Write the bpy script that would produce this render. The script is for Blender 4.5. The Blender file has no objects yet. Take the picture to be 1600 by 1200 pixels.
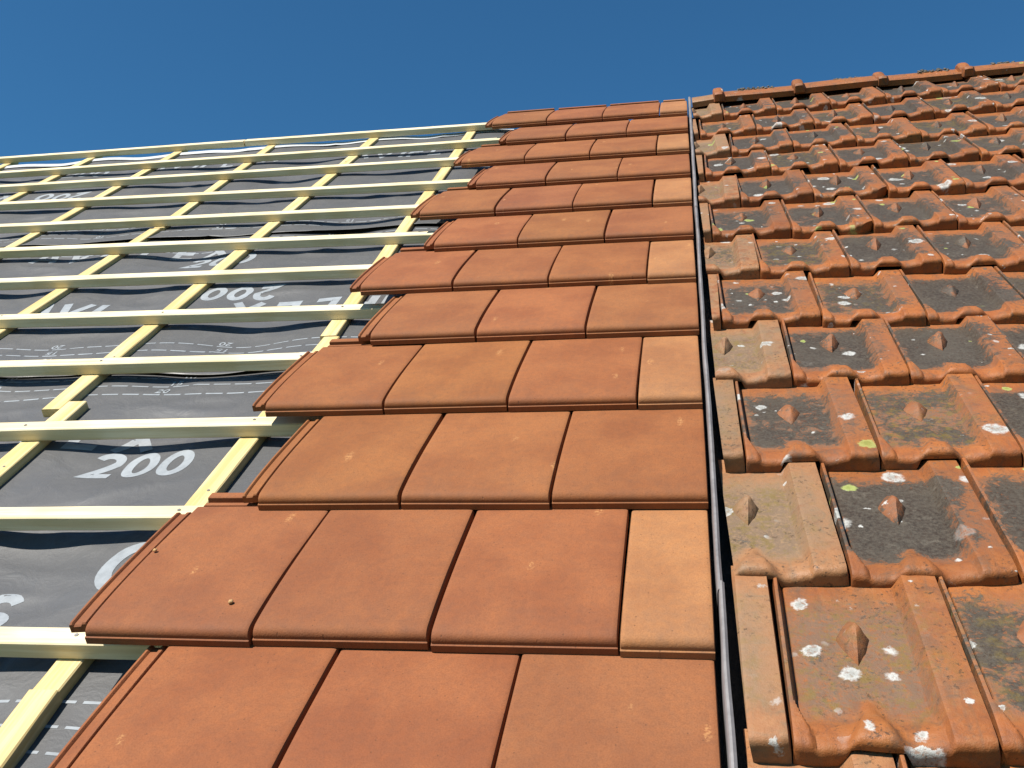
import bpy, bmesh, math, random
from mathutils import Matrix, Vector, noise

# ------------------------------------------------------------------ set-up
S = bpy.context.scene
PITCH = math.radians(40)
ROOF = Matrix.Translation((0, 0, 6)) @ Matrix.Rotation(PITCH, 4, 'X')   # roof frame: u along the eaves, v up the slope, n off it
R3 = ROOF.to_3x3()

# camera (solved from the tile courses)
cam = bpy.data.cameras.new('camera')
cam.sensor_fit = 'HORIZONTAL'; cam.sensor_width = 36.0; cam.lens = 1554.29 / 1600 * 36
cam.clip_start = 0.05; cam.clip_end = 5000
camo = bpy.data.objects.new('camera', cam); S.collection.objects.link(camo)
RX = Vector((0.984287725852933, 0.1465646821525748, -0.09847063867343259))
RY = Vector((-0.02491264483351193, -0.43682816361399923, -0.8991999308268313))
RZ = Vector((-0.17480570031505915, 0.8875246190484485, -0.4263132858805141))
M = Matrix((RX, -RY, -RZ)).transposed()
camo.matrix_world = ROOF @ (Matrix.Translation((-0.027405, -1.038703, 0.906386)) @ M.to_4x4())
S.camera = camo

# light: sun from upper left of the roof, deep blue clear sky
SUN_DIR = (R3 @ Vector((-0.42, 0.11, 1.0))).normalized()
sun = bpy.data.lights.new('sun', 'SUN'); sun.energy = 5.0; sun.angle = math.radians(0.53); sun.color = (1.0, 0.95, 0.86)
suno = bpy.data.objects.new('sun', sun); S.collection.objects.link(suno)
suno.rotation_euler = SUN_DIR.to_track_quat('Z', 'Y').to_euler(); suno.location = (0, 0, 20)
W = bpy.data.worlds.new('World'); S.world = W; W.use_nodes = True
nt = W.node_tree; bg = nt.nodes['Background']
sky = nt.nodes.new('ShaderNodeTexSky'); sky.sky_type = 'NISHITA'; sky.sun_disc = False
sky.sun_elevation = math.asin(SUN_DIR.z); sky.sun_rotation = math.atan2(SUN_DIR.x, SUN_DIR.y)
sky.altitude = 0; sky.air_density = 1.0; sky.dust_density = 0.0; sky.ozone_density = 6.0
tint = nt.nodes.new('ShaderNodeMix'); tint.data_type = 'RGBA'; tint.blend_type = 'MULTIPLY'; tint.inputs[0].default_value = 1.0
tint.inputs[7].default_value = (0.385, 0.79, 0.90, 1.0)                # a deeper, cleaner blue than the stock sky
nt.links.new(sky.outputs[0], tint.inputs[6]); nt.links.new(tint.outputs[2], bg.inputs[0]); bg.inputs[1].default_value = 0.074
vs = S.view_settings; vs.view_transform = 'Standard'; vs.look = 'None'; vs.gamma = 1.0; vs.exposure = 0.75

random.seed(11)

# ------------------------------------------------------------------ node helper
class NT:
    def __init__(s, name):
        s.m = bpy.data.materials.new(name); s.m.use_nodes = True
        s.t = s.m.node_tree; s.b = s.t.nodes['Principled BSDF']
        s.obj = s.t.nodes.new('ShaderNodeTexCoord').outputs['Object']
        oi = s.t.nodes.new('ShaderNodeObjectInfo'); s.ocol = oi.outputs['Color']; s.orand = oi.outputs['Random']
    def new(s, typ, **kw):
        n = s.t.nodes.new(typ)
        for k, v in kw.items(): setattr(n, k, v)
        return n
    def put(s, sock, v):
        if isinstance(v, (int, float)): sock.default_value = v
        elif isinstance(v, (tuple, list)):
            sock.default_value = (*v, 1.0) if len(v) == 3 and sock.type == 'RGBA' else v
        else: s.t.links.new(v, sock)
    def math(s, op, a, b=0.0, c=0.0, clamp=False):
        n = s.new('ShaderNodeMath', operation=op, use_clamp=clamp)
        s.put(n.inputs[0], a); s.put(n.inputs[1], b); s.put(n.inputs[2], c)
        return n.outputs[0]
    def vmath(s, op, a, b):
        n = s.new('ShaderNodeVectorMath', operation=op); s.put(n.inputs[0], a); s.put(n.inputs[1], b); return n.outputs[0]
    def mix(s, f, a, b, mode='MIX'):
        n = s.new('ShaderNodeMix', data_type='RGBA', blend_type=mode)
        s.put(n.inputs[0], f); s.put(n.inputs[6], a); s.put(n.inputs[7], b); return n.outputs[2]
    def noise(s, vec, scale, detail=4, rough=0.55, dist=0.0):
        n = s.new('ShaderNodeTexNoise'); s.put(n.inputs['Vector'], vec); n.inputs['Scale'].default_value = scale
        n.inputs['Detail'].default_value = detail; n.inputs['Roughness'].default_value = rough; n.inputs['Distortion'].default_value = dist
        return n.outputs['Fac']
    def voro(s, vec, scale, rnd=1.0, two=False):
        n = s.new('ShaderNodeTexVoronoi', voronoi_dimensions='2D' if two else '3D'); s.put(n.inputs['Vector'], vec); n.inputs['Scale'].default_value = scale
        n.inputs['Randomness'].default_value = rnd
        return n.outputs['Distance'], n.outputs['Color']
    def ramp(s, v, a, b, lo=0.0, hi=1.0):
        n = s.new('ShaderNodeMapRange', interpolation_type='SMOOTHSTEP')
        s.put(n.inputs[0], v); s.put(n.inputs[1], a); s.put(n.inputs[2], b); n.inputs[3].default_value = lo; n.inputs[4].default_value = hi
        return n.outputs[0]
    def sep(s, v):
        n = s.new('ShaderNodeSeparateXYZ'); s.put(n.inputs[0], v); return n.outputs
    def comb(s, x, y, z):
        n = s.new('ShaderNodeCombineXYZ'); s.put(n.inputs[0], x); s.put(n.inputs[1], y); s.put(n.inputs[2], z); return n.outputs[0]
    def shifted(s, k=37.0):
        return s.vmath('ADD', s.obj, s.comb(s.math('MULTIPLY', s.orand, k), s.math('MULTIPLY', s.orand, k * 1.7), s.math('MULTIPLY', s.orand, k * .6)))
    def scale(s, v, xyz): return s.vmath('MULTIPLY', v, xyz)
    def bump(s, h, strength, dist):
        n = s.new('ShaderNodeBump'); n.inputs['Strength'].default_value = strength; n.inputs['Distance'].default_value = dist
        s.put(n.inputs['Height'], h); s.put(s.b.inputs['Normal'], n.outputs[0])
    def out(s, col, rough, spec=0.35, metal=0.0):
        s.put(s.b.inputs['Base Color'], col); s.put(s.b.inputs['Roughness'], rough)
        s.put(s.b.inputs['Specular IOR Level'], spec); s.put(s.b.inputs['Metallic'], metal)
        return s.m

def mat_new_tile():
    k = NT('new_clay'); p = k.shifted()
    big = k.noise(p, 7, 3); mid = k.noise(p, 26, 5, .6); fine = k.noise(p, 420, 2, .6)
    x, y, z = k.sep(k.obj)
    col = k.mix(k.ramp(big, .3, .72), k.mix(1.0, k.ocol, (.86, .80, .80), 'MULTIPLY'), k.mix(1.0, k.ocol, (1.12, 1.13, 1.10), 'MULTIPLY'))
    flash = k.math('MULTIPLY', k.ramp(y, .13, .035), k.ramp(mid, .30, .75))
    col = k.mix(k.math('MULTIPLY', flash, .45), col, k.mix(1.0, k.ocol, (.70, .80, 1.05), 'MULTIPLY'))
    strk = k.noise(k.scale(p, (60, 7, 20)), 1.0, 3)
    col = k.mix(k.math('MULTIPLY', k.ramp(strk, .5, .8), .22), col, k.mix(1.0, k.ocol, (1.22, 1.2, 1.15), 'MULTIPLY'))
    col = k.mix(k.math('MULTIPLY', k.ramp(fine, .35, .70), .42), col, k.mix(1.0, k.ocol, (.70, .66, .64), 'MULTIPLY'))
    mot = k.noise(p, 75, 4, .7); mot2 = k.noise(p, 200, 3, .7)
    col = k.mix(k.ramp(mot, .3, .7, 0, 1.0), k.mix(1.0, col, (.93, .96, 1.0), 'MULTIPLY'), k.mix(1.0, col, (1.07, 1.04, .97), 'MULTIPLY'))
    col = k.mix(k.math('MULTIPLY', k.ramp(mot2, .50, .72), .5), col, k.mix(1.0, col, (.80, .78, .78), 'MULTIPLY'))
    # pale scuffs and chips
    d, c = k.voro(k.scale(k.vmath('ADD', p, k.scale(k.comb(k.noise(p, 120), k.noise(p, 90), 0.0), (.02, .02, 0))), (1, .32, 0)), 12, two=True)
    cx, cy, cz = k.sep(c)
    sp = k.math('MULTIPLY', k.ramp(d, k.math('MULTIPLY', k.ramp(cx, .45, 1.0), .125), k.math('MULTIPLY', k.ramp(cx, .45, 1.0), .03)), k.ramp(cx, .66, .70))
    sp = k.math('MULTIPLY', sp, k.ramp(k.noise(p, 260, 3), .42, .6))
    col = k.mix(k.math('MULTIPLY', sp, .62), col, (.44, .22, .085))
    d2, c2 = k.voro(p, 60, two=True); dx, dy, dz = k.sep(c2)
    pit = k.math('MULTIPLY', k.ramp(d2, .085, .04), k.ramp(dx, .86, .9))
    col = k.mix(k.math('MULTIPLY', pit, .6), col, (.10, .045, .025))
    k.bump(k.math('ADD', k.math('MULTIPLY', fine, .5), k.math('ADD', k.math('MULTIPLY', mid, .9), k.math('MULTIPLY', pit, -1.5))), .34, .0026)
    return k.out(col, k.ramp(big, .2, .8, .68, .82), .20)

def mat_old_tile():
    # object colour: r = soot, g = lichen, b = pale cement wash
    k = NT('old_clay'); p = k.shifted(53.0)
    oc = k.new('ShaderNodeSeparateColor'); k.put(oc.inputs[0], k.ocol); soot_a, lich_a, wash_a = oc.outputs
    at = k.new('ShaderNodeAttribute', attribute_name='pan').outputs['Fac']
    n1 = k.noise(p, 9, 3); n2 = k.noise(p, 38, 6, .68, .6); n3 = k.noise(p, 170, 5, .65); fine = k.noise(p, 600, 2)
    col = k.mix(k.ramp(n1, .32, .68), (.262, .076, .0185), (.318, .104, .0255))
    col = k.mix(k.math('MULTIPLY', k.ramp(n2, .48, .78), .5), col, (.345, .138, .046))
    col = k.mix(k.math('MULTIPLY', k.ramp(n2, .52, .27), .65), col, (.150, .052, .022))
    grime = k.noise(k.vmath('ADD', p, (11, 4, 2)), 22, 6, .72, .8)
    col = k.mix(k.math('MULTIPLY', k.ramp(grime, .47, .72), .70), col, (.090, .062, .040))
    run = k.noise(k.scale(p, (75, 9, 30)), 1.0, 4, .6)
    col = k.mix(k.math('MULTIPLY', k.ramp(run, .52, .76), .45), col, (.105, .070, .042))
    hue = k.noise(k.comb(k.math('MULTIPLY', k.orand, 77.0), 0.0, 0.0), 1.0, 0)
    col = k.mix(k.ramp(hue, .35, .65, 0.0, .55), col, k.mix(1.0, col, (.82, .90, 1.05), 'MULTIPLY'))
    br = k.noise(k.comb(k.math('MULTIPLY', k.orand, 57.0), 9.0, 0.0), 1.0, 0)
    col = k.mix(k.ramp(br, .30, .50, .7, 0.0), col, k.mix(1.0, col, (.74, .76, .80), 'MULTIPLY'))
    # pale cement wash
    wm = k.math('MULTIPLY', k.math('ADD', k.math('MULTIPLY', at, .6), .45), k.ramp(k.math('ADD', n2, k.math('MULTIPLY', wash_a, .55)), .62, .95))
    wm = k.math('MULTIPLY', wm, k.ramp(wash_a, .02, .5))
    col = k.mix(k.math('MINIMUM', k.math('MULTIPLY', wm, .80), .80), col, k.mix(n3, (.19, .125, .07), (.34, .255, .15)))
    # greyish bloom over the pan, then soot and dark algae
    col = k.mix(k.math('MULTIPLY', k.math('MULTIPLY', at, k.ramp(n3, .25, .55)), .80), col, (.135, .090, .060))
    sm = k.math('ADD', k.math('MULTIPLY_ADD', k.math('MULTIPLY', at, soot_a), .72, k.math('MULTIPLY_ADD', at, .20, k.math('MULTIPLY', soot_a, .26))), k.math('ADD', k.math('MULTIPLY', k.math('SUBTRACT', n2, .5), 1.6), k.math('ADD', k.math('MULTIPLY', k.math('SUBTRACT', n1, .5), 1.3), k.math('MULTIPLY', k.math('SUBTRACT', n3, .5), .9))))
    soot = k.ramp(sm, .40, .74)
    sootc = k.mix(k.ramp(n3, .3, .7), (.016, .013, .010), (.064, .054, .041))
    sootc = k.mix(k.math('MULTIPLY', k.ramp(n1, .42, .7), .55), sootc, (.078, .069, .053))
    sootc = k.mix(k.math('MULTIPLY', k.ramp(n2, .56, .74), .6), sootc, (.13, .115, .09))
    col = k.mix(k.math('MULTIPLY', soot, k.ramp(fine, .2, .6, .82, .97)), col, sootc)
    # small black specks on the ribs
    spk = k.math('MULTIPLY', k.ramp(k.noise(p, 130, 4, .7), .56, .66), k.ramp(n1, .40, .60))
    col = k.mix(k.math('MULTIPLY', spk, .80), col, (.04, .027, .017))
    # moss tint
    ms = k.math('MULTIPLY', k.ramp(k.noise(k.vmath('ADD', p, (3, 9, 1)), 42, 6, .75), .47, .64), k.math('MULTIPLY', at, .58))
    ms = k.math('MULTIPLY', ms, k.math('MAXIMUM', k.ramp(soot_a, .35, .15), k.ramp(k.noise(k.comb(k.math('MULTIPLY', k.orand, 31.0), 4.0, 0.0), 1.0, 0), .48, .62)))
    col = k.mix(ms, col, (.15, .105, .018))
    # lichen discs
    wob = k.scale(k.comb(k.noise(p, 34, 3), k.noise(k.vmath('ADD', p, (5, 5, 5)), 34, 3), 0.0), (.026, .026, 0))
    edge = k.scale(k.comb(k.noise(p, 190, 4, .7), k.noise(k.vmath('ADD', p, (8, 5, 5)), 190, 4, .7), 0.0), (.012, .012, 0))
    px, py, pz = k.sep(k.vmath('ADD', k.vmath('ADD', p, wob), edge)); flat = k.comb(px, py, k.math('ADD', k.math('MULTIPLY', pz, .5), k.math('MULTIPLY', k.orand, 90.0)))
    def discs(scale, frac, rmax, off):
        d, c = k.voro(k.vmath('ADD', flat, off), scale); a, b, _ = k.sep(c)
        rad = k.math('MULTIPLY', k.math('ADD', .20, k.math('MULTIPLY', k.math('MULTIPLY', b, b), .85)), rmax)
        inside = k.ramp(k.math('DIVIDE', d, rad), 1.05, .72)
        return k.math('MULTIPLY', inside, k.ramp(k.math('SUBTRACT', k.math('MULTIPLY', lich_a, frac), a), -.01, .01)), k.math('DIVIDE', d, rad)
    clus = k.ramp(k.noise(k.vmath('ADD', p, (1, 2, 3)), 8, 2), .42, .60)
    w1, r1 = discs(20, .46, .46, (0, 0, 0)); w2, r2 = discs(50, .26, .40, (7, 3, 0)); y1, ry = discs(22, .13, .36, (2, 8, 0)); w2 = k.math('MULTIPLY', w2, clus); w1 = k.math('MULTIPLY', w1, k.ramp(k.noise(p, 140, 4, .7), .30, .5, .35, 1.0))
    tex = k.ramp(n3, .34, .5)
    lic = k.mix(k.ramp(r1, .35, .95), (.27, .27, .25), (.47, .47, .45))
    col = k.mix(k.math('MULTIPLY', w1, k.math('ADD', .35, k.math('MULTIPLY', tex, .6))), col, lic)
    col = k.mix(k.math('MULTIPLY', w2, k.math('ADD', .45, k.math('MULTIPLY', tex, .45))), col, (.44, .435, .41))
    col = k.mix(k.math('MULTIPLY', y1, .92), col, k.mix(k.ramp(ry, .3, .9), (.20, .235, .055), (.31, .345, .11)))
    h = k.math('ADD', k.math('MULTIPLY', n3, .8), k.math('ADD', k.math('MULTIPLY', n2, 1.4), k.math('MULTIPLY', fine, .35)))
    h = k.math('ADD', h, k.math('MULTIPLY', k.math('ADD', w1, w2), .5)); k.bump(h, .50, .0022)
    return k.out(col, k.math('SUBTRACT', .62, k.math('MULTIPLY', k.ramp(n1, .4, .65), .12)), .32)

def mat_wood(name, a, b, grain):
    k = NT(name); p = k.shifted(19.0)
    st = k.noise(k.scale(p, grain), 1.0, 5, .65, .4); n1 = k.noise(p, 6, 2); fine = k.noise(k.scale(p, tuple(g * 4 for g in grain)), 1.0, 2)
    col = k.mix(k.ramp(st, .34, .64), a, b)
    col = k.mix(k.math('MULTIPLY', k.ramp(n1, .45, .7), .35), col, (.50, .38, .14))
    d, c = k.voro(k.scale(p, (1, 1, 1)), 2.3); cx, cy, cz = k.sep(c)
    kn = k.math('MULTIPLY', k.ramp(k.math('ADD', d, k.math('MULTIPLY', fine, .015)), .050, .030), k.ramp(cx, .30, .35))
    ring = k.math('MULTIPLY', k.ramp(d, .12, .04), k.ramp(cx, .30, .35))
    col = k.mix(k.math('MULTIPLY', k.ramp(fine, .55, .8), .30), col, (.42, .30, .12)); col = k.mix(k.math('MULTIPLY', ring, .35), col, (.42, .26, .09)); col = k.mix(k.math('MULTIPLY', kn, .9), col, (.13, .055, .02))
    k.bump(k.math('ADD', st, k.math('MULTIPLY', fine, .5)), .25, .0015)
    return k.out(col, .6, .3)

def mat_membrane():
    k = NT('membrane'); p = k.obj
    n1 = k.noise(p, 3.5, 4); n2 = k.noise(p, 14, 4, .6, .7); fine = k.noise(p, 500, 2, .7)
    col = k.mix(n1, (.053, .053, .055), (.078, .077, .079))
    col = k.mix(k.math('MULTIPLY', k.ramp(n2, .48, .75), .40), col, (.105, .105, .107))
    col = k.mix(k.math('MULTIPLY', k.ramp(fine, .4, .7), .35), col, (.115, .116, .12))
    k.bump(k.math('ADD', k.math('MULTIPLY', n2, 1.0), k.math('MULTIPLY', fine, .08)), .30, .010)
    return k.out(col, k.ramp(n2, .3, .75, .62, .40), .45)

def mat_plain(name, col, rough, spec=.3, metal=0.0, sc=40, amt=.3, bump=.2, bd=.002):
    k = NT(name); n = k.noise(k.obj, sc, 5, .65); m = k.noise(k.obj, sc / 6, 3)
    c = k.mix(k.math('MULTIPLY', k.ramp(n, .3, .75), amt), col, tuple(v * .45 for v in col))
    c = k.mix(k.math('MULTIPLY', k.ramp(m, .4, .75), amt), c, tuple(min(1, v * 1.35) for v in col))
    k.bump(n, bump, bd)
    return k.out(c, k.ramp(m, .2, .8, rough - .1, rough + .1), spec, metal)

MT = dict(new=mat_new_tile(), old=mat_old_tile(),
          batten=mat_wood('pine_batten', (.73, .645, .45), (.62, .51, .31), (2.5, 60, 60)),
          counter=mat_wood('pine_counter_batten', (.63, .50, .26), (.50, .365, .15), (60, 2.5, 60)),
          memb=mat_membrane(), ink=mat_plain('white_ink', (.255, .275, .295), .6, sc=60, amt=.40),
          hem=mat_plain('pale_hem', (.44, .45, .46), .6), lead=mat_plain('folded_metal', (.215, .20, .20), .55, .35, .10, 70, .45, .35, .0015),
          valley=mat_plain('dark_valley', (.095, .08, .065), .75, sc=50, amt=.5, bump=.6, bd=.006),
          deck=mat_plain('deck_boards', (.20, .14, .08), .8), ground=mat_plain('grass_ground', (.06, .085, .03), .9, sc=2, amt=.5),
          nail=mat_plain('steel_nail', (.30, .29, .28), .4, .5, .9), mortar=mat_plain('ridge_mortar', (.115, .10, .08), .9, sc=45, amt=.6, bump=.8, bd=.01))

# ------------------------------------------------------------------ object helpers
COL = S.collection
def mesh_obj(name, verts, faces, mat, parent=None, mw=None, smooth=30, attr=None):
    me = bpy.data.meshes.new(name); me.from_pydata(verts, [], faces); me.update()
    me.materials.append(mat)
    if attr is not None:
        a = me.attributes.new('pan', 'FLOAT', 'POINT'); a.data.foreach_set('value', attr)
    return link(name, me, parent, mw, smooth)
def link(name, me, parent=None, mw=None, smooth=30):
    if smooth is not None and len(me.polygons):
        bm = bmesh.new(); bm.from_mesh(me); bmesh.ops.recalc_face_normals(bm, faces=bm.faces); bm.to_mesh(me); bm.free()
        me.polygons.foreach_set('use_smooth', [True] * len(me.polygons))
        me.set_sharp_from_angle(angle=math.radians(smooth))
    o = bpy.data.objects.new(name, me); COL.objects.link(o)
    if parent is not None: o.parent = parent
    if mw is not None: o.matrix_world = mw
    return o
def tag(o, label, cat, group=None):
    o['label'] = label; o['category'] = cat
    if group: o['group'] = group
    return o
def struct(o): o['kind'] = 'structure'; return o
def copy_tree(o, mw, color=None):
    c = o.copy(); COL.objects.link(c); c.matrix_world = mw
    for key in ('label', 'category', 'group'):
        if key in c: del c[key]
    if color: c.color = color
    for ch in o.children:
        d = ch.copy(); COL.objects.link(d); d.parent = c
        if color: d.color = color
    return c
def place(u, v, n, yaw=0.0, tilt=0.0, roll=0.0):
    return ROOF @ Matrix.Translation((u, v, n)) @ Matrix.Rotation(yaw, 4, 'Z') @ Matrix.Rotation(tilt, 4, 'X') @ Matrix.Rotation(roll, 4, 'Y')
def sstep(a, b, x):
    t = max(0.0, min(1.0, (x - a) / (b - a))); return t * t * (3 - 2 * t)
ORD = ['zeroth', 'first', 'second', 'third', 'fourth', 'fifth', 'sixth', 'seventh', 'eighth', 'ninth', 'tenth', 'eleventh', 'twelfth', 'thirteenth', 'fourteenth']

# ------------------------------------------------------------------ ground and roof base
def quad_slab(name, u0, u1, v0, v1, n0, n1, mat):
    vs_ = [(u, v, n) for n in (n0, n1) for u, v in ((u0, v0), (u1, v0), (u1, v1), (u0, v1))]
    fs = [(3, 2, 1, 0), (4, 5, 6, 7), (0, 1, 5, 4), (1, 2, 6, 5), (2, 3, 7, 6), (3, 0, 4, 7)]
    return mesh_obj(name, vs_, fs, mat, mw=ROOF.copy(), smooth=None)
g = mesh_obj('ground', [(-600, -600, 0), (600, -600, 0), (600, 600, 0), (-600, 600, 0)], [(0, 1, 2, 3)], MT['ground'], smooth=None); struct(g)
_b = struct(quad_slab('old_roof_boards', .075, 2.2, -1.0, 3.93, -.07, -.034, MT['deck'])); _b.matrix_world = ROOF @ Matrix.Rotation(-.016, 4, 'Y')
struct(quad_slab('roof_deck', -4.6, 2.1, -1.0, 3.62, -.19, -.155, MT['deck']))

# ------------------------------------------------------------------ underlay membrane sheets with their print
def memb_n(u, v, sheet=0):
    # taut over the counter battens (about every half metre), slack and wrinkled between them
    f = ((u + 0.98 + .035 * (v / 4)) / .525) % 1.0
    s = math.sin(math.pi * f) ** 2
    a = noise.noise((u * 1.6 + 3 * sheet, v * 4.2, 1.3 + sheet)); b = noise.noise((u * 5.5, v * 11.0, 7.7 + sheet)); c = noise.noise((u * 3.0 - v * 5, v * 3 + u * 4, 2.2 + sheet))
    ridge = (1 - abs(noise.noise((u * 2.2 + v * 2.5, v * 7.5 - u * 1.2, 4.1 + sheet)))) ** 6
    return -.0975 + s * (-.012 + .016 * a + .0035 * b + .0045 * c + .006 * ridge) + .001 * b
def sheet_n(k, u, v):
    v0, v1 = SHEETS[k][:2]
    lift = 0.0
    if k > 0:
        d = v - (v0 + edge_wave(k, u)); e = math.exp(-max(0, d) / .05)
        lift = (.004 + .013 * max(0, noise.noise((u * 1.9, 3.3 * k, .5)) + .35)) * e
    return memb_n(u, v, k) + .0035 * k + lift
def edge_wave(k, u): return .012 * noise.noise((u * 1.3, 9.1 * k, 2.0)) if k else 0.0
SHEETS = [(-1.0, -.12, 'lowest'), (-.22, 1.24, 'second'), (1.16, 2.45, 'third'), (2.38, 3.97, 'top')]
SHLAB = ['lowest grey roofing membrane strip under the nearest counter batten', 'dark grey membrane strip printed with the large upright 200 nearest the camera',
         'grey membrane strip printed with an upside down 200 between the middle battens', 'topmost grey membrane strip with a pale upper edge below the ridge batten']
sheets = []
U0, U1 = -4.5, .02
for k, (v0, v1, nm) in enumerate(SHEETS):
    nu, nv = 300, int((v1 - v0) / .0125)
    vv, ff = [], []
    for j in range(nv + 1):
        for i in range(nu + 1):
            u = U0 + (U1 - U0) * i / nu; t = j / nv
            top = v1 + (.035 * noise.noise((u * .9, 5, 5)) + .030 * (u + 3) / 2 if k == 3 else 0)
            bot = v0 + edge_wave(k, u)
            v = bot + (top - bot) * t
            n = sheet_n(k, u, v)
            if k == 3 and t > .985: n += .006
            vv.append((u, v, n))
    for j in range(nv):
        for i in range(nu):
            a = j * (nu + 1) + i; ff.append((a, a + 1, a + nu + 2, a + nu + 1))
    o = mesh_obj('membrane_sheet', vv, ff, MT['memb'], mw=ROOF.copy(), smooth=180)
    sd = o.modifiers.new('thick', 'SOLIDIFY'); sd.thickness = .0009; sd.offset = -1
    tag(o, SHLAB[k], 'roofing membrane', 'overlapping membrane strips'); sheets.append(o)
# pale hem along the top edge
vv, ff = [], []
for i in range(301):
    u = U0 + (U1 - U0) * i / 300; top = 3.97 + .035 * noise.noise((u * .9, 5, 5)) + .030 * (u + 3) / 2
    n = sheet_n(3, u, top) + .0085
    vv += [(u, top - .03, n - .003), (u, top + .004, n + .003)]
    if i: a = 2 * i; ff.append((a - 2, a, a + 1, a - 1))
mesh_obj('edge_hem', vv, ff, MT['hem'], parent=sheets[3], smooth=180)

GLY = {}
def arc(cx, cy, rx, ry, a0, a1, n=18):
    return [(cx + rx * math.cos(math.radians(a0 + (a1 - a0) * i / n)), cy + ry * math.sin(math.radians(a0 + (a1 - a0) * i / n))) for i in range(n + 1)]
GLY['0'] = [arc(.34, .5, .25, .41, 0, 360, 30)]; GLY['O'] = [arc(.38, .5, .30, .41, 0, 360, 30)]
GLY['1'] = [[(.12, .74), (.34, .92), (.34, 0)]]
GLY['2'] = [arc(.32, .68, .24, .23, 165, -20, 16) + [(.40, .42), (.10, .09), (.62, .09)]]
GLY['5'] = [[(.56, .91), (.18, .91), (.14, .52)] + arc(.30, .34, .26, .25, 100, -140, 16)]
GLY['A'] = [[(.02, 0), (.36, .95), (.70, 0)], [(.16, .27), (.56, .27)]]
GLY['V'] = [[(.02, 1), (.36, .05), (.70, 1)]]; GLY['I'] = [[(.2, 0), (.2, 1)]]
GLY['F'] = [[(.12, 0), (.12, .91), (.6, .91)], [(.12, .5), (.52, .5)]]; GLY['L'] = [[(.12, 1), (.12, .09), (.6, .09)]]
GLY['E'] = [[(.62, .91), (.12, .91), (.12, .09), (.62, .09)], [(.12, .5), (.56, .5)]]
GLY['X'] = [[(.02, 0), (.68, 1)], [(.02, 1), (.68, 0)]]
GLY['S'] = [arc(.33, .705, .23, .205, 25, 250, 14) + arc(.33, .295, .24, .205, 70, -150, 14)]
def ribbon(vv, ff, pts, w, fn):
    # a flat stroke of width w along pts, draped by fn
    dense = [pts[0]]
    for a, b in zip(pts, pts[1:]):
        L = math.dist(a, b); m = max(1, int(L / .08))
        dense += [(a[0] + (b[0] - a[0]) * i / m, a[1] + (b[1] - a[1]) * i / m) for i in range(1, m + 1)]
    base = len(vv); n = len(dense)
    closed = math.dist(dense[0], dense[-1]) < 1e-6
    for i, p in enumerate(dense):
        if closed and i in (0, n - 1): a, b = dense[-2], dense[1]
        else: a, b = dense[max(0, i - 1)], dense[min(n - 1, i + 1)]
        dx, dy = b[0] - a[0], b[1] - a[1]; L = math.hypot(dx, dy) or 1; nx, ny = -dy / L, dx / L
        # mitre the stroke at bends
        if 0 < i < n - 1:
            d1 = (p[0] - dense[i - 1][0], p[1] - dense[i - 1][1]); l1 = math.hypot(*d1) or 1
            cs = max(.45, abs((-d1[1] / l1) * nx + (d1[0] / l1) * ny))
        else: cs = 1
        for s in (-1, -.33, .33, 1): vv.append(fn(p[0] + nx * w * .5 * s / cs, p[1] + ny * w * .5 * s / cs))
        if i:
            q = base + 4 * i
            for s in range(3): ff.append((q - 4 + s, q + s, q + s + 1, q - 3 + s))
def printed(k, text, u, v, h, pitch=.72, rot=False, wt=.19, name='printed_letter'):
    off = 0.0
    for ch in text:
        vv, ff = [], []
        for z, st in enumerate(GLY.get(ch, [])):
            def fn(x, y, o=off, z=z):
                X, Y = (x + o) * h, y * h
                uu, v2 = (u - X, v - Y) if rot else (u + X, v + Y)
                return (uu, v2, sheet_n(k, uu, v2) + .0016 + .0004 * z)
            ribbon(vv, ff, st, wt, fn)
        off += (.42 if ch == 'I' else pitch + (.04 if ch in 'AVEXL' else 0))
        mesh_obj('printed_digit' if ch.isdigit() else name, vv, ff, MT['ink'], parent=sheets[k], smooth=180)
WORD = 'AVIFLEX'
# (sheet, text, start u, baseline v, cap height, upside down)
printed(1, '200', -1.335, .648, .107, .78, wt=.21); printed(1, WORD, -2.005, .768, .128, .95, wt=.21)
printed(1, 'S', -1.268, .135, .115); printed(1, 'O', -1.09, .245, .15, wt=.2)
printed(2, '200', -1.288, 1.803, .110, .80, True, wt=.21); printed(2, WORD, -.622, 1.674, .128, .95, True, wt=.21)
printed(2, '200', -1.76, 2.050, .112, .78, wt=.21); printed(2, WORD, -2.43, 2.180, .128, .95, wt=.21)
printed(2, 'AVI', -2.10, 1.588, .128, .8, wt=.21)
printed(3, '200', -3.16, 3.590, .11, .72); printed(3, WORD, -2.70, 3.640, .115, .95); printed(3, 'AVIFL', -1.60, 3.565, .112, .95)
printed(3, '200', -2.80, 3.26, .11, .78, True)
printed(3, WORD, -3.9, 3.20, .12, .9); printed(2, WORD, -3.35, 1.70, .12, .9)
def dashes(k, v, num=None, rot=False, marks=()):
    vv, ff = [], []
    u = U0 + .01
    while u < U1 - .06:
        m = 4
        for i in range(m + 1):
            x = u + .045 * i / m
            for y in (-.0028, .0028): vv.append((x, v + y, sheet_n(k, x, v + y) + .0014))
            if i: a = len(vv) - 4; ff.append((a, a + 2, a + 3, a + 1))
        u += .0565
    mesh_obj('dashed_line', vv, ff, MT['ink'], parent=sheets[k], smooth=180)
    for mu in marks:
        printed(k, num, mu + (.012 if rot else 0), v + (.032 if rot else .007), .025, .74, rot, .17)
MK = [-1.30 - .52 * i for i in range(6)]
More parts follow.
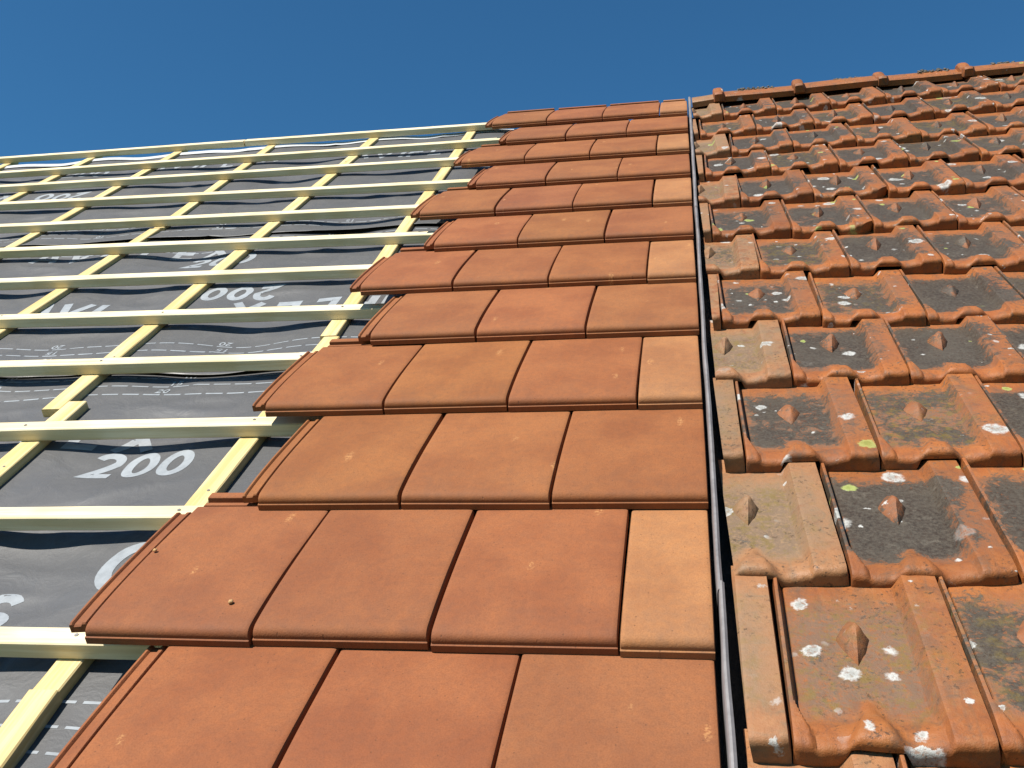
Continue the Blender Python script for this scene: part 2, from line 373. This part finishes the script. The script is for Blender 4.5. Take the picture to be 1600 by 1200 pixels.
for d, num in ((.10, '10'), (.15, '15'), (.20, '20')):
    sl = (d - .1) * .25
    for k in (1, 2, 3):
        dashes(k, SHEETS[k][0] + d, num, True, [m + .022 - sl for m in MK] if k > 1 else [])
        if k < 3: dashes(k, SHEETS[k][1] - d, num, False, [m - .03 - sl for m in MK])

# ------------------------------------------------------------------ battens and counter battens
def beam(name, p0, p1, n_top, w, h, mat, along_u, seed, seg=40, wob=.0018):
    rnd = random.Random(seed); L = math.dist(p0, p1); ang = math.atan2(p1[1] - p0[1], p1[0] - p0[0])
    # local x = length for battens, y = length for counter battens
    vv, ff = [], []
    b = .0022
    prof = [(-w / 2 + b, 0), (w / 2 - b, 0), (w / 2, -b), (w / 2, -h + b), (w / 2 - b, -h), (-w / 2 + b, -h), (-w / 2, -h + b), (-w / 2, -b)]
    for i in range(seg + 1):
        t = L * i / seg; s = seed * 3.1
        dy = wob * noise.noise((t * 1.7, s, 0)); dz = wob * .8 * noise.noise((t * 1.3, s, 5))
        for j, (y, z) in enumerate(prof):
            e = .0006 * noise.noise((t * 14, s + j, 2))
            a, c = t, y + dy + e
            vv.append((a, c, z + dz + e) if along_u else (-c, a, z + dz + e))
        if i:
            o = 8 * i
            for j in range(8): ff.append((o - 8 + j, o - 8 + (j + 1) % 8, o + (j + 1) % 8, o + j))
    ff.append(tuple(range(8))); ff.append(tuple(8 * seg + j for j in range(8)))
    yaw = ang if along_u else ang - math.pi / 2
    return mesh_obj(name, vv, ff, mat, mw=place(p0[0], p0[1], n_top, yaw), smooth=35), L, yaw
def nail(parent, x, y, r=.0035):
    vv, ff = [], []
    for z in (-.001, .0012):
        vv += [(x + r * math.cos(2 * math.pi * i / 10), y + r * math.sin(2 * math.pi * i / 10), z) for i in range(10)]
    ff = [(i, (i + 1) % 10, 10 + (i + 1) % 10, 10 + i) for i in range(10)] + [tuple(range(10, 20))]
    mesh_obj('nail', vv, ff, MT['nail'], parent=parent, smooth=30)

BAT = [((-1.032, .049), (-.957, .050)), ((-1.253, .400), (-.979, .402)), ((-1.481, .761), (-.943, .762)), ((-1.709, 1.121), (-.977, 1.112)), ((-1.93, 1.472), (-.923, 1.443)),
       ((-2.155, 1.827), (-.964, 1.788)), ((-2.386, 2.190), (-.92, 2.118)), ((-2.604, 2.538), (-.845, 2.461)), ((-2.844, 2.918), (-.897, 2.812)), ((-3.071, 3.278), (-.87, 3.22)),
       ((-3.277, 3.604), (-.978, 3.580))]
CNT = [-.978, -1.53, -2.08, -2.58, -3.11]
BW = .040
for i, (a, b) in enumerate(BAT):
    sl = (b[1] - a[1]) / (b[0] - a[0]) if i else 0.002
    def at(u): return (u, a[1] + sl * (u - a[0]) + BW / 2)
    o, L, yaw = beam('batten', at(-4.4), at(-.06), -.042, BW, .031, MT['batten'], True, i + 1)
    which = 'nearest pale pine batten, lowest of those crossing the grey membrane' if i == 0 else '%s pale pine batten up from the bottom, crossing the grey membrane' % ORD[i + 1]
    tag(o, which, 'batten', 'pine battens across the roof')
    if i < 5:
        for cu in CNT[:4]:
            nail(o, cu + 4.4 + random.uniform(-.008, .008), random.uniform(-.006, .006))
sl = (3.971 - 3.997) / 2.525
topv = lambda u: 3.997 + sl * (u + 3.525) + BW / 2
o, _, _ = beam('batten', (-4.4, topv(-4.4)), (-2.315, topv(-2.315)), -.042, BW, .031, MT['batten'], True, 31)
tag(o, 'left length of the topmost pine batten, against the blue sky', 'batten', 'pine battens across the roof')
o, _, _ = beam('batten', (-2.310, topv(-2.31) + .004), (-.55, topv(-.55)), -.041, BW, .031, MT['batten'], True, 32)
tag(o, 'right length of the topmost pine batten, ending at the highest new tiles', 'batten', 'pine battens across the roof')
CW, CH = .046, .0225
CB = [((-.955, -.90), (-.988, -.0225), -.068, .048, 'nearest short counter batten with brown knots, at the bottom left corner'),
      ((-.989, -.0205), (-.972, 1.325), -.073, CW, 'counter batten running beside the three lowest stepped new tile ends'),
      ((-.984, 1.330), (-1.083, 4.0), -.073, CW, 'counter batten running up to the ridge right beside the upper new tiles'),
      ((-1.495, -.9), (-1.514, .965), -.073, .050, 'counter batten whose square top end sits beside another cut end'),
      ((-1.563, .925), (-1.597, 4.0), -.073, .050, 'long counter batten starting at a square cut end above the printed 200'),
      ((-2.06, -.6), (-2.078, 2.495), -.073, CW, 'counter batten meeting the left frame edge low down, left of the square cut ends'),
      ((-2.066, 2.50), (-2.168, 4.05), -.073, CW, 'upper counter batten below the joint in the topmost batten'),
      ((-2.53, .5), (-2.70, 4.06), -.073, CW, 'counter batten third from the left at the top batten'),
      ((-3.03, 1.2), (-3.215, 4.07), -.073, CW, 'counter batten second from the left at the top batten'),
      ((-3.55, 2.0), (-3.735, 4.07), -.073, CW, 'leftmost counter batten, just inside the upper left frame edge')]
for i, (a, b, n, w, lab) in enumerate(CB):
    o, L, yaw = beam('counter_batten', a, b, n, w, CH + (.004 if i == 0 else 0), MT['counter'], False, 50 + i)
    tag(o, lab, 'counter batten', 'counter battens up the slope')
    if i in (0, 1, 3, 4):
        for t in (.10, .42, .83): nail(o, random.uniform(-.008, .008), L * t, .003)

# ------------------------------------------------------------------ new flat interlocking tiles
TOP = [(0.0026, 0.0140), (0.0026, 0.0180), (0.0038, 0.0220), (0.0066, 0.0254), (0.0110, 0.0278), (0.0165, 0.0291), (0.0250, 0.0294), (0.0400, 0.0295), (0.0600, 0.0290), (0.0850, 0.0280), (0.1150, 0.0262), (0.1500, 0.0235), (0.1900, 0.0198), (0.2300, 0.0156), (0.2700, 0.0112), (0.3100, 0.0067), (0.3450, 0.0022), (0.3720, -0.0012)]
def topz(y):
    for (a, za), (b, zb) in zip(TOP[1:], TOP[2:]):
        if y <= b: return za + (zb - za) * (y - a) / (b - a)
    return TOP[-1][1]
def new_tile_mesh(w, name='new_tile'):
    prof = [(.016, .0005), (.004, .0), (.0, .0015), (.0, .0128)] + TOP + [(.376, -.006)]
    bot = [(.372, -.020), (.30, -.011), (.20, .004), (.11, .010), (.05, .011), (.03, .007)]
    P = prof + bot; npf = len(prof)
    xs = [0, .0012, .0035, .008] + [w * t for t in (.12, .25, .37, .5, .63, .75, .88)] + [w - .008, w - .0035, w - .0012, w]
    dz = {0: -.0042, 1: -.0014, 2: -.0003, len(xs) - 1: -.0042, len(xs) - 2: -.0014, len(xs) - 3: -.0003}
    vv, ff = [], []
    for i, x in enumerate(xs):
        for j, (y, z) in enumerate(P):
            top = 4 < j < npf
            e = .0006 * noise.noise((x * 9, y * 7, w)) if 6 < j < npf else 0
            yy = y + (.0022 if (i in (0, len(xs) - 1) and 3 < j < 9) else 0)
            vv.append((x, yy, z + (dz.get(i, 0) if top else 0) + e))
    m = len(P)
    for i in range(len(xs) - 1):
        for j in range(m): ff.append((i * m + j, i * m + (j + 1) % m, (i + 1) * m + (j + 1) % m, (i + 1) * m + j))
    ff.append(tuple(range(m))); ff.append(tuple((len(xs) - 1) * m + j for j in range(m)))
    return vv, ff
def flange_mesh():
    sec = [(-.036, -.024), (-.036, -.0098), (-.0352, -.0080), (-.0318, -.0078), (-.0304, -.0095), (-.0292, -.0118), (-.0182, -.0114), (-.0168, -.0096), (-.0152, -.0076), (-.0098, -.0072), (-.0082, -.0095), (-.0072, -.0165), (.0015, -.0170), (.0015, -.024)]
    ys = [.020, .024, .035, .05, .08, .11, .15, .19, .23, .27, .31, .345, .362, .366]
    vv, ff = [], []; m = len(sec)
    for i, y in enumerate(ys):
        k = topz(y) * .94
        for x, z in sec:
            sink = .0 if 0 < i < len(ys) - 1 else -.002
            vv.append((x, y + (.0035 * (x + .036) / .036 if i == 0 else 0), k + z + (sink if z > -.02 else 0) + .001))
        if i:
            for j in range(m): ff.append(((i - 1) * m + j, (i - 1) * m + (j + 1) % m, i * m + (j + 1) % m, i * m + j))
    ff.append(tuple(range(m))); ff.append(tuple((len(ys) - 1) * m + j for j in range(m)))
    return vv, ff
def head_mesh(w):
    prof = [(.374, -.024), (.374, -.0062), (.3775, -.0065), (.3782, -.0026), (.3880, -.0034), (.3888, -.0092), (.3975, -.0092), (.3985, .0002), (.4005, .0018), (.4150, .0012), (.4175, -.0012), (.4185, -.026)]
    xs = [.010, .0125, w * .3, w * .5, w * .7, w - .0145, w - .012]
    vv, ff = [], []; m = len(prof)
    for i, x in enumerate(xs):
        for y, z in prof: vv.append((x, y, z - (.0016 if i in (0, 6) and z > -.01 else 0)))
        if i:
            for j in range(m): ff.append(((i - 1) * m + j, (i - 1) * m + (j + 1) % m, i * m + (j + 1) % m, i * m + j))
    ff.append(tuple(range(m))); ff.append(tuple((len(xs) - 1) * m + j for j in range(m)))
    return vv, ff
NW = .26
def make_new(w, flange, mw):
    vv, ff = new_tile_mesh(w - .0042)
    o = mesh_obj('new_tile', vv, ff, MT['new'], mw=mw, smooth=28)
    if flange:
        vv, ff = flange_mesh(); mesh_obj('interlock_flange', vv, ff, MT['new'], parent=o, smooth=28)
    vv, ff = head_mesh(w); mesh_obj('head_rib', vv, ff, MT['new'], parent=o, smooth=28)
    return o
full_proto = half_proto = None
COURSE = [-.357, 0.0, .3547, .715, 1.0783, 1.4262, 1.7834, 2.1378, 2.4976, 2.8644, 3.2321, 3.6109]
ru = random.Random(5)
HUES = [(0.233, 0.088, 0.035), (0.239, 0.090, 0.036), (0.229, 0.085, 0.035), (0.242, 0.093, 0.036), (0.232, 0.088, 0.037), (0.236, 0.088, 0.035)]
PREF = {(2, 1): (0.245, 0.094, 0.035), (2, 2): (0.237, 0.088, 0.034), (2, 0): (0.226, 0.081, 0.032), (1, 0): (0.227, 0.085, 0.035), (1, 1): (0.228, 0.086, 0.036), (0, 0): (0.226, 0.084, 0.035), (0, 1): (0.227, 0.084, 0.035), (0, 2): (0.229, 0.085, 0.035),
        (3, 0): (0.239, 0.090, 0.034), (3, 1): (0.240, 0.090, 0.034), (3, 2): (0.233, 0.086, 0.034)}
for c, v in enumerate(COURSE):
    half = c % 2 == 1
    cw = 'course %d from the bottom' % (c + 1)
    base = -.1277 if half else 0.0
    course = ('bottom course' if c == 0 else 'top course' if c == len(COURSE) - 1 else '%s course up' % ORD[c + 1])
    for t in range(3):
        u = base - NW * (t + 1) + .0021
        jit = place(u + ru.uniform(-.0012, .0012), v + ru.uniform(-.0018, .0018), ru.uniform(0, .0012), ru.uniform(-.004, .004), ru.uniform(-.003, .003), ru.uniform(-.003, .003))
        h = PREF.get((c, t)) or ru.choice(HUES); h = tuple(x * ru.uniform(.96, 1.04) for x in h)
        f = 1 + .0 * c; col = (*[x * f for x in h], 1)
        if full_proto is None:
            full_proto = make_new(NW, True, jit); o = full_proto; o.color = col
            for ch in o.children: ch.color = col
        else: o = copy_tree(full_proto, jit, col)
        if t == 2: lab = 'new terracotta tile with bare side flange, stepped left end of the %s' % course
        elif t == 0: lab = 'new terracotta tile %s in the %s of new tiles' % ('beside the sandy half tile' if half else 'touching the metal strip', course)
        else: lab = 'new terracotta tile, middle full one in the %s of new tiles' % course
        tag(o, lab, 'roof tile', 'new flat terracotta tiles')
    if half:
        jit = place(-.1277 + .0021, v - .004, ru.uniform(0, .002), ru.uniform(-.004, .004), ru.uniform(-.003, .003))
        k = ru.uniform(.94, 1.06); col = (.305 * k, .139 * k, .060 * k, 1)
        if half_proto is None:
            half_proto = make_new(.1277, False, jit); o = half_proto; o.color = col
            for ch in o.children: ch.color = col
        else: o = copy_tree(half_proto, jit, col)
        tag(o, 'pale sandy half tile against the metal strip in the %s' % course, 'half tile', 'sandy half tiles')

# ------------------------------------------------------------------ metal flashing between the roofs
def flashing(v0, v1, du, dn, seed, wide0, wide1, lab):
    vv, ff = [], []; N = 60
    for i in range(N + 1):
        t = i / N; v = v0 + (v1 - v0) * t; w = wide0 + (wide1 - wide0) * t
        s = du + .0022 * noise.noise((v * 2.6, seed, 0)) + .0009 * noise.noise((v * 8, seed, 3)); r = .0022 * noise.noise((v * 3.6, seed + 4, 1))
        sec = [(.0028, -.075), (.0028, .028), (.0034, .0345), (.0050, .0372), (.0050 + w * .45, .0372 + r * .3), (.0050 + w, .0335 + r), (.0046 + w, .021 + r), (.0046 + w, -.075)]
        vv += [(a + s, v, b + dn) for a, b in sec]
        if i:
            m = len(sec)
            for j in range(m - 1): ff.append(((i - 1) * m + j, (i - 1) * m + j + 1, i * m + j + 1, i * m + j))
    o = mesh_obj('metal_flashing', vv, ff, MT['lead'], mw=ROOF.copy(), smooth=26)
    tag(o, lab, 'flashing', 'folded metal flashing lengths')
flashing(-.75, .118, .0028, .0012, 1.0, .0085, .0060, 'lowest length of folded metal flashing strip, below the overlapping joint')
flashing(.100, 2.04, .0016, .0, 2.0, .0062, .0066, 'middle length of the folded metal flashing strip between both roofs')
flashing(2.0, 3.86, .0015, .0015, 3.0, .0074, .0086, 'uppermost length of the folded metal flashing strip, reaching the ridge')
vv, ff = [], []
for i in range(121):
    v = -.9 + 4.75 * i / 120
    for j in range(13):
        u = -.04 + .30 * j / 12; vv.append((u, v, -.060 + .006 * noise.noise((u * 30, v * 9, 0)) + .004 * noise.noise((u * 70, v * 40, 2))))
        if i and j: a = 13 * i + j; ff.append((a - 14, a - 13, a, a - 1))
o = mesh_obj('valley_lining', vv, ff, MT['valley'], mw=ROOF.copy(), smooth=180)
tag(o, 'dark dirty valley lining in the gap right of the metal strip', 'valley lining')

# ------------------------------------------------------------------ old interlocking tiles
OW = .2205
def old_height(x, y, seed=0):
    pan = .0175 - .052 * max(0, y - .03)
    if y < .03: pan = .0175
    # lip roll across the lower edge
    lip = .0065 * (1 - sstep(.026, .056, y))
    # broad side rib on the right
    head = 1 - sstep(.338, .356, y)
    rib = .0195 * min(1, max(0, (x - .1595) / .0125)) * (1 - sstep(.2150, .2185, x)) * head
    fill = .0065 * (1 - sstep(.03, .075, y)) * sstep(.135, .165, x) * 0.8
    z = pan + max(lip, rib, lip + fill if x < .175 else 0)
    if x >= .16: z = max(z, pan + rib * (1 - .10 * (1 - sstep(.0, .05, y))) + lip * .15)
    # thin rib on the left, swelling into the lip
    w = .0075 + .0135 * (1 - sstep(.012, .075, y))
    h = (.0180 - .0050 * (1 - sstep(.0, .06, y))) * head
    tr = h * (1 - sstep(w - .0012, w + .0026 + .006 * (1 - sstep(.01, .07, y)), x)) * sstep(-.001, .0015, x)
    z = max(z, pan + tr)
    if .0105 < x < .0145 and y > .05: z -= .0028
    z += .0015 * sstep(.345, .356, y)
    # triangular bump over the notch
    cx = .0915; d = abs(x - cx)
    half = .037 * (1 - y / .086)
    if y < .086 and half > 0:
        z = max(z, pan + lip * .9 + .0165 * (1 - sstep(.55 * half - .002, half + .004, d)) * (1 - sstep(.02, .090, y)) ** .8)
    return z
NIB = (.0915, .202)
def old_bottom(x, y):
    d = abs(x - .0915)
    z = -.0015 + .0240 * (1 - sstep(.0300, .0370, d))
    return z if y < .05 else z * (1 - sstep(.05, .2, y)) - .022 * sstep(.05, .33, y)
def old_tile_mesh(seed, wear=1.0):
    xs = [0, .0012, .003, .0055, .0075, .0090, .0105, .0118, .0132, .0146, .0165, .019, .022]
    xs += [.026 + .0052 * i for i in range(26)]                     # to .156
    xs += [.1590, .1615, .164, .1665, .169, .1715, .174, .178, .184, .190, .197, .204, .209, .213, .2152, .2168, .2180]
    ys = [0, .0010, .0028, .0055, .009, .0135, .018, .023, .028, .033, .038, .043, .048, .054, .060, .066, .072, .078, .084, .090, .098, .107, .118, .13, .145, .16, .175, .19, .205, .22, .235, .25, .265, .28, .295, .31, .325, .345, .372]
    nx, ny = len(xs), len(ys)
    vv, at = [], []
    R = .0125
    for y in ys:
        for x in xs:
            z = old_height(x, y)
            if y < R: z -= .0105 * (1 - math.sqrt(max(0, 1 - (1 - y / R) ** 2)))
            z += wear * (.0004 * noise.noise((x * 60, y * 60, seed)) + (.0011 * noise.noise((x * 16, y * 16, seed + 5))))
            yo = wear * (.0026 * noise.noise((x * 22, seed, 9)) + .0012 * noise.noise((x * 80, seed, 2))) if y < .02 else 0
            if x > .205 and y < .03: yo += .003 * sstep(.205, .218, x) * (1 - y / .03)
            if x < .006 and y < .03: yo += .002 * (1 - x / .006) * (1 - y / .03)
            vv.append((x, y + yo, z))
            pan = (.55 + .45 * sstep(.006, .035, x)) * (1 - .50 * sstep(.152, .172, x) - .30 * sstep(.176, .214, x)) * sstep(.030, .085, y) * (1 - sstep(.235, .32, y))
            d = abs(x - .0915)
            if y < .09: pan *= .1 + .9 * sstep(.026 * (1 - y / .09), .030 * (1 - y / .09) + .022, d)
            at.append(pan)
    top = nx * ny
    for y in ys:
        for x in xs:
            vv.append((x, max(y, .0004 if y == 0 else y) + (wear * .0026 * noise.noise((x * 22, seed, 9)) if y < .02 else 0), min(old_bottom(x, y), old_height(x, y) - .006))); at.append(0.0)
    ff = []
    for j in range(ny - 1):
        for i in range(nx - 1):
            a = j * nx + i; ff.append((a, a + 1, a + nx + 1, a + nx)); b = top + a; ff.append((b + nx, b + nx + 1, b + 1, b))
    for i in range(nx - 1):
        ff.append((top + i, top + i + 1, i + 1, i)); a = (ny - 1) * nx + i; ff.append((a, a + 1, top + a + 1, top + a))
    for j in range(ny - 1):
        a = j * nx; ff.append((a, a + nx, top + a + nx, top + a)); b = a + nx - 1; ff.append((b + nx, b, top + b, top + b + nx))
    return vv, ff, at
def nib_mesh(seed):
    # pyramid-like diamond knob, long axis up the slope
    cx, cy = NIB; r = random.Random(seed); vv, ff = [], []
    L0, L1, Wd, H = .052, .040, .0215, (.0205, .0165, .0185, .0125)[seed % 4]
    rings = [(1.0, -.003), (.97, .0006), (.62, H * .42), (.34, H * .76), (.20, H * .92), (.09, H * .97)]
    for k, (s, h) in enumerate(rings):
        for i in range(24):
            a = 2 * math.pi * i / 24; ca, sa = math.cos(a), math.sin(a)
            m = 1 / ((abs(ca) ** 1.12 + abs(sa) ** 1.12) ** (1 / 1.12))
            x = Wd * ca * m * s + .0008 * noise.noise((i * .7, k, seed)); y = (L1 if sa > 0 else L0) * sa * m * s
            z = old_height(cx, cy) - .052 * y + h
            vv.append((cx + x + .0045 * (1 - s) + .0012 * noise.noise((x * 90, y * 60, seed)), cy + y + .006 * (1 - s), z + .0012 * noise.noise((x * 80, y * 80, seed + 3))))
        if k:
            for i in range(24): ff.append(((k - 1) * 24 + i, (k - 1) * 24 + (i + 1) % 24, k * 24 + (i + 1) % 24, k * 24 + i))
    ff.append(tuple(120 + i for i in range(24)))
    return vv, ff, [.42] * len(vv)
protos = []
OLDROWS = [(-.497, .0, .193), (-.178, .03, .080), (.143, .01, .190), (.467, .0, .067), (.790, -.03, .176), (1.095, -.04, .051), (1.425, -.04, .160), (1.745, .0, .0505), (2.075, .02, .148), (2.415, .06, .048), (2.725, .09, .152), (3.065, .13, .044), (3.405, .17, .151)]
ro = random.Random(21)
def old_color(first=False, top=0.0):
    return (ro.uniform(.35, .95) + .22 * top, ro.uniform(.35, 1.0) * (1 - .35 * top), 0.0, 1)
LOOK = {(1, 1): (.10, .62, .22), (1, 2): (.55, .85, .0), (2, 1): (.95, .62, .0), (2, 2): (.7, .6, 0), (3, 1): (.62, .85, .0), (3, 2): (.45, .5, .15), (4, 1): (.75, .45, .0), (4, 2): (.80, .66, .0), (5, 0): (.15, .3, .62), (5, 1): (.6, .95, .0), (5, 2): (.55, .6, 0), (6, 1): (.6, .8, 0), (7, 0): (.05, .4, .95), (7, 1): (.65, .98, 0), (7, 2): (.7, .98, 0)}
def cut_mesh(src, x, keep_right):
    bm = bmesh.new(); bm.from_mesh(src)
    r = bmesh.ops.bisect_plane(bm, geom=bm.verts[:] + bm.edges[:] + bm.faces[:], plane_co=(x, 0, 0), plane_no=(1, .02, .12), clear_inner=keep_right, clear_outer=not keep_right)
    ed = [e for e in r['geom_cut'] if isinstance(e, bmesh.types.BMEdge)]
    if ed:
        try: bmesh.ops.holes_fill(bm, edges=ed, sides=0)
        except Exception: pass
    me = bpy.data.meshes.new('old_tile'); bm.to_mesh(me); bm.free(); me.materials.append(MT['old']); return me
def chip_mesh(src):
    bm = bmesh.new(); bm.from_mesh(src)
    for co, no in (((.196, .0, .0), Vector((1.0, -.75, -.25))), ((.2, .012, 0), Vector((1, -1.6, -.2)))):
        r = bmesh.ops.bisect_plane(bm, geom=bm.verts[:] + bm.edges[:] + bm.faces[:], plane_co=co, plane_no=no, clear_outer=True)
        ed = [e for e in r['geom_cut'] if isinstance(e, bmesh.types.BMEdge)]
        if ed: bmesh.ops.holes_fill(bm, edges=ed, sides=0)
    me = bpy.data.meshes.new('old_tile'); bm.to_mesh(me); bm.free(); me.materials.append(MT['old']); return me
def finish(me):
    me.polygons.foreach_set('use_smooth', [True] * len(me.polygons)); me.set_sharp_from_angle(angle=math.radians(38)); return me
def old_matrix(u, v, sl, nxt):
    lift = sl * u * .9 / (v + 1.04); up = max(0.0, nxt[1] * u * .9 / (nxt[0] + 1.04) - lift) / (nxt[0] - v)
    return place(u + ro.uniform(-.0012, .0012), v + ro.uniform(-.005, .005), lift + ro.uniform(0, .0030), ro.uniform(-.018, .018), up + ro.uniform(-.004, .006), -math.atan(sl * .9 / (v + 1.04)) + ro.uniform(-.008, .008))
def make_old(kind, mw):
    vv, ff, at = old_tile_mesh(kind * 7.3); o = mesh_obj('old_tile', vv, ff, MT['old'], mw=mw, smooth=38, attr=at)
    vv, ff, at = nib_mesh(kind); mesh_obj('diamond_nib', vv, ff, MT['old'], parent=o, smooth=46, attr=at)
    return o
PROTO = {}
for c, (v, sl, off) in enumerate(OLDROWS):
    pitch = OW + (.002 if c > 8 else 0)
    umax = .60 + .285 * (v + .2)
    name = 'bottom course' if c == 0 else 'top course' if c == len(OLDROWS) - 1 else '%s course up' % ORD[c + 1]
    # cut piece beside the metal strip
    cutx = .040 - .014 * min(1, c / 7) + ro.uniform(-.004, .004)
    t = 0; u = off - pitch
    while u < umax:
        kind = ro.randrange(4); mw = old_matrix(u, v, sl, OLDROWS[c + 1] if c + 1 < len(OLDROWS) else (v + .34, sl))
        col = LOOK.get((c, t)); col = (*col, 1) if col else old_color(top=min(1.0, c / 9))
        if t == 0 and (c, 0) not in LOOK: col = (ro.uniform(0, .25), ro.uniform(.2, .5), ro.uniform(.55, .95), 1)
        if kind not in PROTO: PROTO[kind] = o = make_old(kind, mw); o.color = col; [setattr(ch, 'color', col) for ch in o.children]; fresh = True
        else: o = copy_tree(PROTO[kind], mw, col); fresh = False
        if u < cutx:                                                # cut to the line of the gap
            x = cutx - u
            if fresh: PROTO.pop(kind)
            o.data = finish(cut_mesh(o.data, x, True))
            for ch in list(o.children):
                if x > NIB[0] + .02: bpy.data.objects.remove(ch, do_unlink=True)
                elif x > NIB[0] - .02: ch.data = finish(cut_mesh(ch.data, x, True))
            lab = 'cut piece of old tile beside the dark gap, %s of old tiles' % name
        elif (c, t) in ((7, 2), (8, 2)):
            if fresh: PROTO.pop(kind)
            o.data = finish(chip_mesh(o.data)); lab = 'old tile with a broken lower right corner, %s of old tiles' % name
        else: lab = 'weathered old clay tile, %s right of the cut piece, %s of old tiles' if c in (0, len(OLDROWS) - 1) else 'weathered old clay tile, %s right of the cut piece, %s' % (ORD[t], name)
        tag(o, lab, 'old roof tile', 'weathered old clay tiles')
        t += 1; u += pitch

# ------------------------------------------------------------------ ridge tiles on the old roof
def ridge_tile(i, u0, L, v, n, lab, collar=True, col=(.2, .3, .0, 1), scl=1.0, yaw=0.0, roll=0.0):
    # angular ridge tile: local x along the ridge, y up the front slope, z off the front slope
    a = math.radians(180 - 80)
    def section(r):
        # front face, bevelled top, back face (apex angle of the two slopes)
        pts = [(-.107, -.006), (-.107, .018), (-.099, .024), (-.079, .022), (-.072, .013), (-.018, .021), (-.002, .022), (.020, .012), (.034, -.006), (.034 + .075, -.006 - .095), (.034 + .07, -.11), (.018, -.022), (-.004, .002)]
        cx, cy = -.02, -.03
        return [((y - cx) * scl * r + cx, (z - cy) * scl * r + cy) for y, z in pts]
    vv, ff = [], []
    stops = [(0, .97), (.002, 1.0), (.05, 1.0), (L * .5, 1.0), (L - .002, 1.0), (L, .97)]
    for q, (x, r) in enumerate(stops):
        for y, z in section(r): vv.append((x, y + .0012 * noise.noise((x * 9, y * 20, i)), z + .0015 * noise.noise((x * 7, y * 9, i + 3))))
        m = 13
        if q:
            for j in range(m): ff.append(((q - 1) * m + j, (q - 1) * m + (j + 1) % m, q * m + (j + 1) % m, q * m + j))
    ff.append(tuple(range(13))); ff.append(tuple((len(stops) - 1) * 13 + j for j in range(13)))
    mw = place(u0, v, n, yaw, 0, roll)
    o = mesh_obj('ridge_tile', vv, ff, MT['old'], mw=mw, smooth=30, attr=[1.0 if p[1] > -.012 else .12 for p in vv]); o.color = col
    tag(o, lab, 'ridge tile', 'old ridge tiles')
    if collar:
        vv, ff = [], []
        st = [(-.008, 1.12), (-.004, 1.24), (.012, 1.30), (.028, 1.28), (.037, 1.18), (.042, 1.0)]
        for q, (x, r) in enumerate(st):
            for y, z in section(r): vv.append((x, y, z + .004))
            if q:
                for j in range(13): ff.append(((q - 1) * 13 + j, (q - 1) * 13 + (j + 1) % 13, q * 13 + (j + 1) % 13, q * 13 + j))
        ff.append(tuple(range(13))); ff.append(tuple(5 * 13 + j for j in range(13)))
        ch = mesh_obj('collar', vv, ff, MT['old'], parent=o, smooth=30, attr=[.1] * len(vv)); ch.color = col
    return o
RV, RN = 3.80, .035
def ridge_n(u): return RN + .025 * max(0, u)
RL = ['ridge tile next to the gap end piece, first with a raised collar', 'second collared old ridge tile from the left, along the old ridge', 'third collared old ridge tile from the left, under dry moss', 'fourth collared old ridge tile, at the right frame edge', 'ridge tile just beyond the right frame edge']
ridge_tile(9, .022, .125, RV, RN - .012, 'short pale end piece of old ridge beside the metal strip', False, (.0, .2, .8, 1), roll=-math.radians(5))
for i in range(4):
    u0 = .125 + .355 * i
    ridge_tile(i, u0, .352, RV + (.0, -.006, .005, -.003)[i], ridge_n(u0) + (0, .004, -.002, .003)[i], RL[i], True, ((.1, .3, 0, 1), (.2, .35, 0, 1), (.3, .2, .1, 1), (.1, .3, 0, 1))[i], yaw=(.008, -.012, .010, -.006)[i], roll=-math.atan(.025) + (.010, -.008, .006, .0)[i])
# dry moss tufts lying along the ridge
def moss(u, L, seed):
    bm = bmesh.new(); r = random.Random(seed)
    for q in range(int(L * 420)):
        x = r.uniform(0, L); s = r.uniform(.002, .0075)
        mt = Matrix.Translation((x, r.uniform(-.012, .022), r.uniform(0, .008))) @ Matrix.Rotation(r.uniform(0, 6), 4, 'Z') @ Matrix.Diagonal((s * 1.5, s, s * .6, 1))
        bmesh.ops.create_icosphere(bm, subdivisions=1, radius=1, matrix=mt)
    me = bpy.data.meshes.new('moss_tuft'); bm.to_mesh(me); bm.free(); me.materials.append(MT['mortar'])
    return link('moss_tuft', me, None, place(u, RV, ridge_n(u) + .019), 60)
for u, L, s, lab in ((.23, .16, 1, 'dry brown moss on the ridge tile nearest the gap'), (.66, .15, 2, 'dark dry moss clump on the second collared ridge tile'), (1.02, .13, 3, 'dry moss line on the third collared ridge tile'), (1.33, .10, 4, 'dry moss patch near the right frame edge on the ridge')):
    tag(moss(u, L, s), lab, 'moss', 'dry moss on the ridge')

# two small crumbs of clay left lying on the nearest new tiles
for u, v, n, r, lab in ((-.700, .062, .0335, .0042, 'tiny pale crumb of clay lying on the lower left new tile'), (-.896, .205, .0235, .0036, 'tiny crumb of clay caught on the side flange of a new tile')):
    bm = bmesh.new(); bmesh.ops.create_icosphere(bm, subdivisions=2, radius=r)
    for w_ in bm.verts: w_.co *= 1 + .35 * noise.noise(w_.co * 400 + Vector((u, v, 0)) * 50); w_.co.z *= .7
    me = bpy.data.meshes.new('clay_crumb'); bm.to_mesh(me); bm.free(); me.materials.append(MT['new'])
    o = link('clay_crumb', me, None, place(u, v, n), 60); o.color = (.50, .30, .13, 1)
    tag(o, lab, 'crumb')
